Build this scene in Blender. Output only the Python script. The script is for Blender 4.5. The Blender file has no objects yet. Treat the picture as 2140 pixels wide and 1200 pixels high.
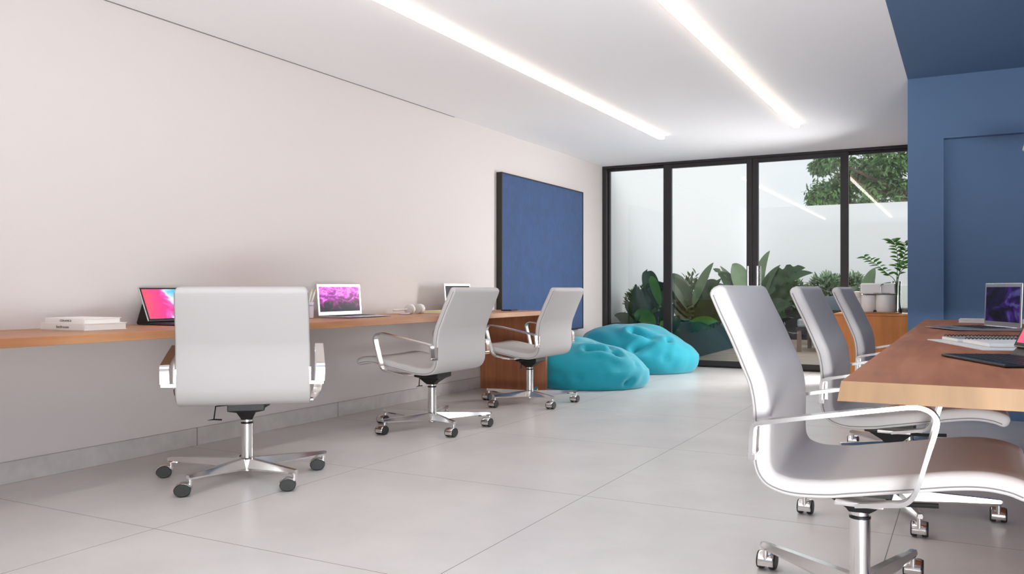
import bpy, bmesh, math, random
from mathutils import Vector, Matrix, noise
random.seed(7)
R = math.radians
COL = bpy.context.scene.collection
# ------------------------------------------------------------------ camera model
F = 1776.0; CX = 1070.0; CY = 604.0; EYE = .95
YAW = math.atan(950/1776)
FW = (-math.sin(YAW), math.cos(YAW)); RT = (math.cos(YAW), math.sin(YAW))
def onY(px, py, Y):
    t = (px-CX)/F; d = Y/(FW[1]+t*RT[1])
    return Vector((d*(FW[0]+t*RT[0]), Y, EYE-(py-CY)*d/F))
def onX(px, py, X):
    t = (px-CX)/F; d = X/(FW[0]+t*RT[0])
    return Vector((X, d*(FW[1]+t*RT[1]), EYE-(py-CY)*d/F))
def onZ(px, py, z):
    d = F*(EYE-z)/(py-CY); t = (px-CX)/F
    return Vector((d*(FW[0]+t*RT[0]), d*(FW[1]+t*RT[1]), z))
# ------------------------------------------------------------------ materials
def s2l(c):
    return tuple((v/255/12.92 if v/255 <= .04045 else ((v/255+.055)/1.055)**2.4) for v in c)
def new_mat(name):
    m = bpy.data.materials.new(name); m.use_nodes = True
    nt = m.node_tree; b = nt.nodes['Principled BSDF']
    return m, nt, b
def N(nt, typ, **kw):
    n = nt.nodes.new(typ)
    for k, v in kw.items(): setattr(n, k, v)
    return n
def mat(name, rgb, rough=.5, metal=0, spec=.5, bump=None, vary=0, vscale=3, sheen=0, coat=0):
    m, nt, b = new_mat(name); c = s2l(rgb)
    b.inputs['Base Color'].default_value = (*c, 1)
    b.inputs['Roughness'].default_value = rough; b.inputs['Metallic'].default_value = metal
    b.inputs['Specular IOR Level'].default_value = spec
    b.inputs['Sheen Weight'].default_value = sheen; b.inputs['Coat Weight'].default_value = coat
    tc = N(nt, 'ShaderNodeTexCoord')
    if vary:
        no = N(nt, 'ShaderNodeTexNoise'); no.inputs['Scale'].default_value = vscale; no.inputs['Detail'].default_value = 5
        nt.links.new(tc.outputs['Object'], no.inputs['Vector'])
        rp = N(nt, 'ShaderNodeValToRGB')
        rp.color_ramp.elements[0].position = .3; rp.color_ramp.elements[1].position = .7
        rp.color_ramp.elements[0].color = (*[x*(1-vary) for x in c], 1)
        rp.color_ramp.elements[1].color = (*[min(1, x*(1+vary)) for x in c], 1)
        nt.links.new(no.outputs['Fac'], rp.inputs['Fac']); nt.links.new(rp.outputs['Color'], b.inputs['Base Color'])
    if bump:
        no = N(nt, 'ShaderNodeTexNoise'); no.inputs['Scale'].default_value = bump[0]; no.inputs['Detail'].default_value = 4
        nt.links.new(tc.outputs['Object'], no.inputs['Vector'])
        bp = N(nt, 'ShaderNodeBump'); bp.inputs['Strength'].default_value = bump[1]; bp.inputs['Distance'].default_value = .01
        nt.links.new(no.outputs['Fac'], bp.inputs['Height']); nt.links.new(bp.outputs['Normal'], b.inputs['Normal'])
    return m
def wood(name, c1, c2, c3, along='Y', rough=.45):
    m, nt, b = new_mat(name)
    tc = N(nt, 'ShaderNodeTexCoord'); mp = N(nt, 'ShaderNodeMapping')
    mp.inputs['Scale'].default_value = {'Y': (9, .7, 9), 'X': (.7, 9, 9), 'Z': (9, 9, .7)}[along]
    nt.links.new(tc.outputs['Object'], mp.inputs['Vector'])
    n1 = N(nt, 'ShaderNodeTexNoise'); n1.inputs['Scale'].default_value = 2.2; n1.inputs['Detail'].default_value = 8; n1.inputs['Distortion'].default_value = .6
    nt.links.new(mp.outputs['Vector'], n1.inputs['Vector'])
    n2 = N(nt, 'ShaderNodeTexNoise'); n2.inputs['Scale'].default_value = 1.7; n2.inputs['Detail'].default_value = 3
    nt.links.new(tc.outputs['Object'], n2.inputs['Vector'])
    mx = N(nt, 'ShaderNodeMath', operation='ADD'); ml = N(nt, 'ShaderNodeMath', operation='MULTIPLY'); ml.inputs[1].default_value = .5
    nt.links.new(n1.outputs['Fac'], mx.inputs[0]); nt.links.new(n2.outputs['Fac'], mx.inputs[1]); nt.links.new(mx.outputs[0], ml.inputs[0])
    rp = N(nt, 'ShaderNodeValToRGB'); e = rp.color_ramp.elements
    e[0].position = .34; e[0].color = (*s2l(c1), 1); e[1].position = .64; e[1].color = (*s2l(c3), 1)
    k = e.new(.5); k.color = (*s2l(c2), 1)
    nt.links.new(ml.outputs[0], rp.inputs['Fac']); nt.links.new(rp.outputs['Color'], b.inputs['Base Color'])
    b.inputs['Roughness'].default_value = rough
    bp = N(nt, 'ShaderNodeBump'); bp.inputs['Strength'].default_value = .06; bp.inputs['Distance'].default_value = .01
    nt.links.new(n1.outputs['Fac'], bp.inputs['Height']); nt.links.new(bp.outputs['Normal'], b.inputs['Normal'])
    return m
def emit(name, rgb, strength):
    m, nt, b = new_mat(name); c = s2l(rgb)
    b.inputs['Base Color'].default_value = (*c, 1)
    b.inputs['Emission Color'].default_value = (*c, 1); b.inputs['Emission Strength'].default_value = strength
    return m
def glass_mat(name, tint=(.97, .985, .98), ior=1.5):
    m, nt, b = new_mat(name); nt.nodes.remove(b)
    out = nt.nodes['Material Output']
    tr = N(nt, 'ShaderNodeBsdfTransparent'); tr.inputs['Color'].default_value = (*tint, 1)
    gl = N(nt, 'ShaderNodeBsdfGlossy'); gl.inputs['Roughness'].default_value = 0
    fr = N(nt, 'ShaderNodeFresnel'); fr.inputs['IOR'].default_value = ior
    mx = N(nt, 'ShaderNodeMixShader')
    nt.links.new(fr.outputs[0], mx.inputs[0]); nt.links.new(tr.outputs[0], mx.inputs[1]); nt.links.new(gl.outputs[0], mx.inputs[2])
    nt.links.new(mx.outputs[0], out.inputs['Surface'])
    return m
def screen_mat(name, stops, scale=(4, 4, 4), strength=1.0, dist=1.5, grad=0, seed=0, gax='Z'):
    """a lit display: colours from warped noise, optionally darker to the picture's foot (part of the wallpaper)"""
    m, nt, b = new_mat(name)
    b.inputs['Base Color'].default_value = (.004, .004, .006, 1); b.inputs['Roughness'].default_value = .3; b.inputs['Specular IOR Level'].default_value = .15
    tc = N(nt, 'ShaderNodeTexCoord'); mp = N(nt, 'ShaderNodeMapping')
    mp.inputs['Scale'].default_value = scale; mp.inputs['Location'].default_value = (seed, seed*.7, seed*.3)
    nt.links.new(tc.outputs['Generated'], mp.inputs['Vector'])
    n1 = N(nt, 'ShaderNodeTexNoise'); n1.inputs['Scale'].default_value = 1; n1.inputs['Detail'].default_value = 7; n1.inputs['Distortion'].default_value = dist
    nt.links.new(mp.outputs['Vector'], n1.inputs['Vector'])
    v = n1.outputs['Fac']
    if grad:
        sx = N(nt, 'ShaderNodeSeparateXYZ'); nt.links.new(tc.outputs['Generated'], sx.inputs[0])
        a = N(nt, 'ShaderNodeMath', operation='MULTIPLY_ADD'); a.inputs[1].default_value = grad; a.inputs[2].default_value = -grad*.5
        nt.links.new(sx.outputs[gax], a.inputs[0])
        ad = N(nt, 'ShaderNodeMath', operation='ADD'); nt.links.new(v, ad.inputs[0]); nt.links.new(a.outputs[0], ad.inputs[1]); v = ad.outputs[0]
    rp = N(nt, 'ShaderNodeValToRGB'); e = rp.color_ramp.elements
    while len(e) > 1: e.remove(e[-1])
    e[0].position = stops[0][0]; e[0].color = (*s2l(stops[0][1]), 1)
    for p, c in stops[1:]:
        k = e.new(p); k.color = (*s2l(c), 1)
    nt.links.new(v, rp.inputs['Fac']); nt.links.new(rp.outputs['Color'], b.inputs['Emission Color'])
    b.inputs['Emission Strength'].default_value = strength
    return m

M = {}
M['wall'] = mat('white_plaster', (211, 204, 202), .85, bump=(60, .03))
M['ceil'] = mat('white_ceiling_paint', (244, 243, 245), .9)
M['blue'] = mat('blue_wall_paint', (84, 111, 145), .75, bump=(50, .03))
M['chairfab'] = mat('white_chair_upholstery', (188, 184, 183), .6, bump=(350, .05))
M['seam'] = mat('grey_piping', (120, 118, 118), .6)
M['chrome'] = mat('polished_chrome', (236, 234, 232), .17, metal=1)
M['steel'] = mat('brushed_steel', (205, 204, 203), .25, metal=1)
M['black'] = mat('black_plastic', (10, 10, 11), .5)
M['case'] = mat('black_case_leatherette', (17, 18, 20), .22)
M['rubber'] = mat('caster_rubber', (20, 21, 21), .5)
M['frame'] = mat('dark_aluminium_frame', (46, 42, 43), .4, spec=.4)
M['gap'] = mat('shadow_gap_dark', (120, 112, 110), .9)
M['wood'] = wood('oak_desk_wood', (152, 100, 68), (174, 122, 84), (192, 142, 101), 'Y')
M['woodtab'] = wood('oak_table_wood', (150, 88, 58), (174, 106, 70), (190, 124, 86), 'Y', .6)
M['woodend'] = wood('oak_end_grain', (112, 82, 52), (126, 95, 61), (140, 108, 73), 'Z', .5)
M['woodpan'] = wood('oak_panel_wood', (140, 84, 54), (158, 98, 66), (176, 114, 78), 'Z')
M['woodcab'] = wood('oak_cabinet_wood', (196, 116, 54), (214, 132, 64), (226, 150, 82), 'Z')
M['felt'] = mat('blue_felt', (26, 64, 112), .95, vary=.13, vscale=9, bump=(30, .25), sheen=.3)
M['teal'] = mat('teal_velvet', (6, 152, 172), .8, sheen=.25, bump=(14, .12))
M['paper'] = mat('white_paper', (236, 233, 229), .7)
M['cover'] = mat('white_book_cover', (240, 238, 236), .45)
M['ink'] = mat('dark_ink', (70, 66, 64), .7)
M['cream'] = mat('cream_paper', (226, 212, 150), .7)
M['alu'] = mat('silver_laptop_aluminium', (200, 200, 202), .32, metal=.85)
M['keys'] = mat('black_keys', (28, 28, 30), .5)
M['white'] = mat('white_gloss_plastic', (238, 234, 230), .3)
M['lav'] = mat('lavender_ceramic', (214, 206, 216), .4)
M['leafdark'] = mat('dark_leaf', (34, 64, 27), .4, vary=.35, vscale=6)
M['leaf'] = mat('mid_leaf', (56, 80, 46), .4, vary=.3, vscale=5)
M['leafpale'] = mat('pale_leaf', (104, 130, 94), .45, vary=.2, vscale=5)
M['leafbright'] = mat('bright_leaf', (66, 122, 38), .35, vary=.25, vscale=5)
M['shrub'] = mat('shrub_leaf', (70, 94, 56), .5, vary=.5, vscale=4)
M['treeleaf'] = mat('tree_leaf', (98, 132, 76), .55, vary=.55, vscale=3)
M['bark'] = mat('brown_bark', (96, 78, 62), .9, vary=.3)
M['stem'] = mat('green_stem', (96, 124, 70), .5)
M['planter'] = mat('black_planter', (26, 27, 29), .5)
M['soil'] = mat('dark_soil', (42, 34, 28), .95, vary=.4, vscale=12)
M['gwall'] = mat('white_garden_render', (243, 243, 244), .9)
M['dark'] = mat('dark_outdoor_metal', (40, 38, 38), .5)
M['cush'] = mat('grey_outdoor_cushion', (150, 156, 162), .9)
M['cushd'] = mat('charcoal_outdoor_cushion', (84, 92, 102), .9)
M['brownleg'] = mat('brown_outdoor_leg', (112, 94, 82), .6)
M['glass'] = glass_mat('window_glass')
M['vase'] = glass_mat('vase_glass', (.93, .95, .93), 1.35)
M['led'] = emit('warm_led', (255, 250, 244), 7.8)
M['alm'] = emit('glowing_light_housing', (255, 228, 196), .9)

def floor_mat():
    m, nt, b = new_mat('grey_porcelain_tile')
    tc = N(nt, 'ShaderNodeTexCoord'); sp = N(nt, 'ShaderNodeSeparateXYZ'); nt.links.new(tc.outputs['Object'], sp.inputs[0])
    def line(sock, off, pitch, w):
        a = N(nt, 'ShaderNodeMath', operation='SUBTRACT'); a.inputs[1].default_value = off; nt.links.new(sock, a.inputs[0])
        w1 = N(nt, 'ShaderNodeMath', operation='PINGPONG'); w1.inputs[1].default_value = pitch/2; nt.links.new(a.outputs[0], w1.inputs[0])
        c = N(nt, 'ShaderNodeMath', operation='LESS_THAN'); c.inputs[1].default_value = w; nt.links.new(w1.outputs[0], c.inputs[0])
        return c.outputs[0]
    mx = N(nt, 'ShaderNodeMath', operation='MAXIMUM')
    nt.links.new(line(sp.outputs['X'], -1.545, 1.292, .0017), mx.inputs[0])
    nt.links.new(line(sp.outputs['Y'], 2.30, 1.295, .0017), mx.inputs[1])
    n1 = N(nt, 'ShaderNodeTexNoise'); n1.inputs['Scale'].default_value = 1.6; n1.inputs['Detail'].default_value = 9; n1.inputs['Roughness'].default_value = .62
    nt.links.new(tc.outputs['Object'], n1.inputs['Vector'])
    rp = N(nt, 'ShaderNodeValToRGB'); e = rp.color_ramp.elements
    e[0].position = .3; e[0].color = (*s2l((205, 201, 199)), 1); e[1].position = .7; e[1].color = (*s2l((222, 218, 216)), 1)
    nt.links.new(n1.outputs['Fac'], rp.inputs['Fac'])
    mix = N(nt, 'ShaderNodeMix', data_type='RGBA'); nt.links.new(mx.outputs[0], mix.inputs['Factor'])
    nt.links.new(rp.outputs['Color'], mix.inputs['A']); mix.inputs['B'].default_value = (*s2l((104, 98, 95)), 1)
    nt.links.new(mix.outputs['Result'], b.inputs['Base Color'])
    b.inputs['Roughness'].default_value = .3
    return m
def skirt_mat():
    m, nt, b = new_mat('grey_skirting_tile')
    tc = N(nt, 'ShaderNodeTexCoord'); sp = N(nt, 'ShaderNodeSeparateXYZ'); nt.links.new(tc.outputs['Object'], sp.inputs[0])
    a = N(nt, 'ShaderNodeMath', operation='SUBTRACT'); a.inputs[1].default_value = 3.645; nt.links.new(sp.outputs['Y'], a.inputs[0])
    w1 = N(nt, 'ShaderNodeMath', operation='PINGPONG'); w1.inputs[1].default_value = .655; nt.links.new(a.outputs[0], w1.inputs[0])
    c = N(nt, 'ShaderNodeMath', operation='LESS_THAN'); c.inputs[1].default_value = .0025; nt.links.new(w1.outputs[0], c.inputs[0])
    n1 = N(nt, 'ShaderNodeTexNoise'); n1.inputs['Scale'].default_value = 14; n1.inputs['Detail'].default_value = 8; nt.links.new(tc.outputs['Object'], n1.inputs['Vector'])
    rp = N(nt, 'ShaderNodeValToRGB'); e = rp.color_ramp.elements
    e[0].position = .3; e[0].color = (*s2l((182, 178, 176)), 1); e[1].position = .72; e[1].color = (*s2l((196, 192, 190)), 1)
    nt.links.new(n1.outputs['Fac'], rp.inputs['Fac'])
    mix = N(nt, 'ShaderNodeMix', data_type='RGBA'); nt.links.new(c.outputs[0], mix.inputs['Factor'])
    nt.links.new(rp.outputs['Color'], mix.inputs['A']); mix.inputs['B'].default_value = (*s2l((90, 86, 84)), 1)
    nt.links.new(mix.outputs['Result'], b.inputs['Base Color']); b.inputs['Roughness'].default_value = .6
    return m
def deck_mat():
    m, nt, b = new_mat('timber_deck_boards')
    tc = N(nt, 'ShaderNodeTexCoord'); sp = N(nt, 'ShaderNodeSeparateXYZ'); nt.links.new(tc.outputs['Object'], sp.inputs[0])
    w1 = N(nt, 'ShaderNodeMath', operation='PINGPONG'); w1.inputs[1].default_value = .11; nt.links.new(sp.outputs['Y'], w1.inputs[0])
    c = N(nt, 'ShaderNodeMath', operation='LESS_THAN'); c.inputs[1].default_value = .012; nt.links.new(w1.outputs[0], c.inputs[0])
    mp = N(nt, 'ShaderNodeMapping'); mp.inputs['Scale'].default_value = (.6, 7, 1); nt.links.new(tc.outputs['Object'], mp.inputs['Vector'])
    n1 = N(nt, 'ShaderNodeTexNoise'); n1.inputs['Scale'].default_value = 2; n1.inputs['Detail'].default_value = 5; nt.links.new(mp.outputs['Vector'], n1.inputs['Vector'])
    rp = N(nt, 'ShaderNodeValToRGB'); e = rp.color_ramp.elements
    e[0].position = .35; e[0].color = (*s2l((132, 116, 102)), 1); e[1].position = .65; e[1].color = (*s2l((176, 158, 140)), 1)
    nt.links.new(n1.outputs['Fac'], rp.inputs['Fac'])
    mix = N(nt, 'ShaderNodeMix', data_type='RGBA'); nt.links.new(c.outputs[0], mix.inputs['Factor'])
    nt.links.new(rp.outputs['Color'], mix.inputs['A']); mix.inputs['B'].default_value = (*s2l((84, 72, 62)), 1)
    nt.links.new(mix.outputs['Result'], b.inputs['Base Color']); b.inputs['Roughness'].default_value = .6
    return m
M['floor'] = floor_mat(); M['skirt'] = skirt_mat(); M['deck'] = deck_mat()
M['scr_mag'] = screen_mat('magenta_wallpaper_display', [(.16, (10, 4, 18)), (.36, (44, 12, 70)), (.44, (140, 20, 70)), (.52, (120, 24, 140)), (.6, (224, 50, 214)), (.72, (240, 150, 240)), (.85, (214, 40, 200))], (3, 5, 3), .6, 1.2, .62, 3.1)
M['scr_pur'] = screen_mat('dark_purple_wallpaper_display', [(.34, (4, 3, 12)), (.48, (20, 10, 48)), (.56, (50, 18, 92)), (.64, (62, 66, 112)), (.75, (80, 20, 80))], (1.8, 2.2, 1.8), .68, 1.0, 0, 1.3)
M['scr_dark'] = screen_mat('black_display', [(.3, (5, 4, 5)), (.7, (26, 10, 16))], (3, 3, 3), .8)
M['scr_tab'] = screen_mat('pink_and_cyan_paint_display', [(.10, (255, 92, 120)), (.34, (255, 66, 150)), (.44, (244, 110, 206)), (.49, (250, 240, 250)), (.54, (170, 230, 250)), (.64, (70, 190, 236)), (.85, (70, 150, 220)), (.95, (60, 50, 130))], (.5, 1.9, 1.2), .62, .7, .8, 5.2, 'Y')

# ------------------------------------------------------------------ mesh helpers
def box(bm, x0, x1, y0, y1, z0, z1, mtx=None):
    vs = [bm.verts.new((x, y, z)) for x in (x0, x1) for y in (y0, y1) for z in (z0, z1)]
    for f in ((0, 1, 3, 2), (4, 6, 7, 5), (0, 4, 5, 1), (2, 3, 7, 6), (0, 2, 6, 4), (1, 5, 7, 3)):
        bm.faces.new([vs[i] for i in f])
    if mtx: bmesh.ops.transform(bm, matrix=mtx, verts=vs)
    return vs
def rings(bm, rr, closed=True, caps=True):
    vr = [[bm.verts.new(p) for p in r] for r in rr]
    n = len(vr[0])
    for a, b in zip(vr, vr[1:]):
        for i in range(n if closed else n-1):
            j = (i+1) % n
            bm.faces.new((a[i], a[j], b[j], b[i]))
    if caps and closed:
        bm.faces.new(list(reversed(vr[0]))); bm.faces.new(vr[-1])
    return vr
def tube(bm, pts, r, seg=8, caps=True):
    pts = [Vector(p) for p in pts]; rr = []
    rad = r if isinstance(r, (list, tuple)) else [r]*len(pts)
    up = Vector((0, 0, 1)); t0 = (pts[1]-pts[0]).normalized()
    if abs(t0.dot(up)) > .95: up = Vector((1, 0, 0))
    u = t0.cross(up).normalized()
    for i, p in enumerate(pts):
        t = (pts[min(i+1, len(pts)-1)]-pts[max(i-1, 0)]).normalized()
        u = (u-t*u.dot(t)).normalized(); v = t.cross(u)
        rr.append([p+(u*math.cos(a)+v*math.sin(a))*rad[i] for a in [2*math.pi*k/seg for k in range(seg)]])
    rings(bm, rr, True, caps)
def lathe(bm, prof, seg=24, mtx=None, caps=True):
    rr = [[Vector((r*math.cos(2*math.pi*k/seg), r*math.sin(2*math.pi*k/seg), z)) for k in range(seg)] for r, z in prof]
    if mtx: rr = [[mtx @ p for p in r] for r in rr]
    rings(bm, rr, True, caps)
def cat(pts, n=6):
    P = [Vector(p) for p in pts]; P = [P[0]*2-P[1]]+P+[P[-1]*2-P[-2]]; out = []
    for i in range(1, len(P)-2):
        for k in range(n):
            t = k/n; a, b, c, d = P[i-1:i+3]
            out.append(.5*((2*b)+(c-a)*t+(2*a-5*b+4*c-d)*t*t+(3*b-a-3*c+d)*t**3))
    out.append(P[-2]); return out
def obj(name, bm, m, parent=None, smooth=False, bevel=0, seg=2, ang=40, recalc=True):
    me = bpy.data.meshes.new(name)
    if recalc: bmesh.ops.recalc_face_normals(bm, faces=bm.faces)
    if smooth:
        for f in bm.faces: f.smooth = True
        for e in bm.edges:
            if len(e.link_faces) == 2 and e.calc_face_angle(0) > R(ang): e.smooth = False
    bm.to_mesh(me); bm.free()
    me.materials.append(m)
    o = bpy.data.objects.new(name, me); COL.objects.link(o)
    if parent: o.parent = parent
    if bevel:
        b = o.modifiers.new('edge', 'BEVEL'); b.width = bevel; b.segments = seg; b.limit_method = 'ANGLE'; b.angle_limit = R(40)
    return o
def B(): return bmesh.new()
def bx(name, dims, m, parent=None, bevel=0, mtx=None):
    bm = B(); box(bm, *dims, mtx=mtx); return obj(name, bm, m, parent, bevel=bevel)
def tag(o, label, cat_, group=None, kind=None):
    if label: o['label'] = label
    if cat_: o['category'] = cat_
    if group: o['group'] = group
    if kind: o['kind'] = kind
    return o
def thing(name, label, cat_, loc=(0, 0, 0), rz=0, group=None):
    o = bpy.data.objects.new(name, None); COL.objects.link(o); o.empty_display_size = .1
    o.location = loc; o.rotation_euler = (0, 0, rz)
    return tag(o, label, cat_, group)
def dup(root, loc, rz, label):
    r = root.copy(); COL.objects.link(r); r.location = loc; r.rotation_euler = (0, 0, rz); r['label'] = label
    for ch in list(root.children):
        c = ch.copy(); COL.objects.link(c); c.parent = r
        for g in ch.children:
            d = g.copy(); COL.objects.link(d); d.parent = c
    return r
def struct(o): o['kind'] = 'structure'; return o
def label_part(o, t): o['label'] = t; return o

# ------------------------------------------------------------------ room shell
XL, XR, YB, ZC = -4.13, -.39, 10.2, 2.522
XE, YF = 2.6, -1.6
struct(bx('floor', (XL-.15, XE+.1, YF, YB+.16, -.1, 0), M['floor']))
struct(bx('wall_left', (XL-.2, XL, YF, YB+.16, 0, ZC), M['wall']))
struct(bx('ceiling', (XL-.2, XR, YF, YB+.16, ZC, ZC+.2), M['ceil']))
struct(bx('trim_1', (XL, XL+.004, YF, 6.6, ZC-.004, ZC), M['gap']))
struct(bx('ceiling.001', (XR, XE+.1, YF, 7.02, ZC, ZC+.2), M['blue']))
bm = B()   # blue wall facing the camera with a shallow doorway-like recess
NX, NZ, ND = -.148, 2.06, .07
box(bm, XR, NX, 7.02, YB+.16, 0, ZC+.2)
box(bm, NX, 1.9, 7.02, 7.3, NZ, ZC+.2)
box(bm, NX, 1.9, 7.02+ND, 7.3, 0, NZ)
box(bm, 1.9, XE+.1, 7.02, 7.3, 0, ZC+.2)
struct(obj('wall_back', bm, M['blue']))
struct(bx('wall_right', (XE, XE+.1, 1.6, 7.02, 0, ZC), M['blue']))
struct(bx('wall_front', (XL-.2, XE+.1, YF-.15, YF, 0, ZC), M['wall']))
struct(bx('baseboard_left', (XL, XL+.014, YF, YB, 0, .107), M['skirt'], bevel=.002))

# ------------------------------------------------------------------ glazing
FRY0, FRY1 = YB-.02, YB+.14
bm = B()
box(bm, XL, XR, FRY0, FRY1, ZC-.03, ZC); box(bm, XL, XR, FRY0+.05, FRY1, 0, .022)
box(bm, XL, XL+.055, FRY0, FRY1, .022, ZC-.03); box(bm, XR-.055, XR, FRY0, FRY1, .022, ZC-.03)
struct(obj('trim_2', bm, M['frame'], bevel=.004))
def glazed(name, x0, x1, y0, y1, wl, wr, top, bot, handles=()):
    bm = B(); z0, z1 = .022, ZC-.03
    box(bm, x0, x0+wl, y0, y1, z0, z1); box(bm, x1-wr, x1, y0, y1, z0, z1)
    box(bm, x0+wl, x1-wr, y0, y1, z1-top, z1); box(bm, x0+wl, x1-wr, y0, y1, z0, z0+bot)
    f = struct(obj(name, bm, M['frame'], bevel=.003))
    yc = (y0+y1)/2
    g = bx('glass_pane', (x0+wl-.005, x1-wr+.005, yc-.003, yc+.003, z0+bot-.005, z1-top+.005), M['glass'], f)
    for hx, s in handles:
        bm = B(); yh = y0-.05 if s < 0 else y1+.05; ye = y0 if s < 0 else y1
        tube(bm, [(hx, yh, .62), (hx, yh, 1.22)], .014, 10)
        for z in (.7, 1.14): tube(bm, [(hx, yh, z), (hx, ye, z)], .009, 8)
        h = obj('handle', bm, M['steel'], f, smooth=True); label_part(h, 'slim steel pull bar')
    return f
glazed('window_1', XL+.055, -3.285, YB+.05, YB+.1, .02, .055, .03, .04)
glazed('window_2', -1.225, XR-.055, YB+.05, YB+.1, .04, .02, .03, .04)
glazed('door_1', -3.32, -2.235, YB-.01, YB+.045, .1, .065, .05, .06, ((-2.275, -1), (-2.275, 1)))
glazed('door_2', -2.23, -1.17, YB-.01, YB+.045, .065, .085, .05, .06, ((-2.165, -1), (-2.165, 1)))

# ------------------------------------------------------------------ LED strips
for (x0, x1, lab) in ((-2.785, -2.73, 'long glowing strip light on the white ceiling, nearer the left wall'),
                      (-1.455, -1.40, 'long glowing strip light on the white ceiling, nearer the blue ceiling')):
    t = thing('strip_light', lab, 'light', (0, 0, 0), 0, 'ceiling strip lights')
    bx('housing', (x0, x1, .6, 8.42, ZC-.03, ZC), M['alm'], t)
    bx('diffuser', (x0+.002, x1-.002, .605, 8.415, ZC-.036, ZC-.03), M['led'], t)

# ------------------------------------------------------------------ office chair (faces local +X)
PROF = [(-.367, .928), (-.344, .877), (-.310, .806), (-.273, .72), (-.256, .675), (-.246, .608), (-.247, .517), (-.243, .458), (-.222, .418), (-.187, .397), (-.133, .387), (-.05, .391),
        (.005, .400), (.148, .425), (.249, .443), (.315, .449), (.365, .444), (.395, .434)]
def chair_shell():
    pts = cat([(x, 0, z) for x, z in PROF], 5)
    L = len(pts); T = .048
    secs = []
    for i, p in enumerate(pts):
        t = (pts[min(i+1, L-1)]-pts[max(i-1, 0)]).normalized()
        n = Vector((-t.z, 0, t.x))      # inward: forward on the back, up on the seat
        if n.dot(Vector((.1, 0, .9))-p) < 0: n = -n
        s = i/(L-1)
        hw = .294+.013*math.sin(min(1, s*1.25)*math.pi)
        secs.append((p, n, t, hw))
    def ring(p, n, hw, shrink=0.0):
        T1 = T-2*shrink*.9; r1 = min(.02, T1*.45); r0 = min(.009, T1*.3); h = hw-shrink; b = shrink*.9
        out = []
        def arc(cy, cn, r, a0, a1, k=4):
            for q in range(k+1):
                a = a0+(a1-a0)*q/k; out.append((cy+r*math.cos(a), cn+r*math.sin(a)))
        arc(-h+r0, b+r0, r0, math.pi, 1.5*math.pi); 
        for q in (-.66, -.33, 0, .33, .66): out.append((q*h, b))
        arc(h-r0, b+r0, r0, -.5*math.pi, 0)
        arc(h-r1, b+T1-r1, r1, 0, .5*math.pi)
        for q in (.66, .33, 0, -.33, -.66): out.append((q*h, b+T1-.006*(1-q*q)*(1 if T1 > .03 else 0)))
        arc(-h+r1, b+T1-r1, r1, .5*math.pi, math.pi)
        return [p+Vector((0, y, 0))+n*m for y, m in out]
    RR = []
    p, n, t, hw = secs[0]
    for a in (75, 50, 25): RR.append(ring(p-t*.022*math.sin(R(a)), n, hw, .022*(1-math.cos(R(a)))))
    k0 = len(RR)
    for p, n, t, hw in secs: RR.append(ring(p, n, hw))
    p, n, t, hw = secs[-1]
    for a in (25, 50, 75): RR.append(ring(p+t*.022*math.sin(R(a)), n, hw, .022*(1-math.cos(R(a)))))
    return RR, secs, k0
RR, SECS, K0 = chair_shell()
SPLIT = K0+9*5-2            # ring index in the lower bend where back turns into seat
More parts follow.
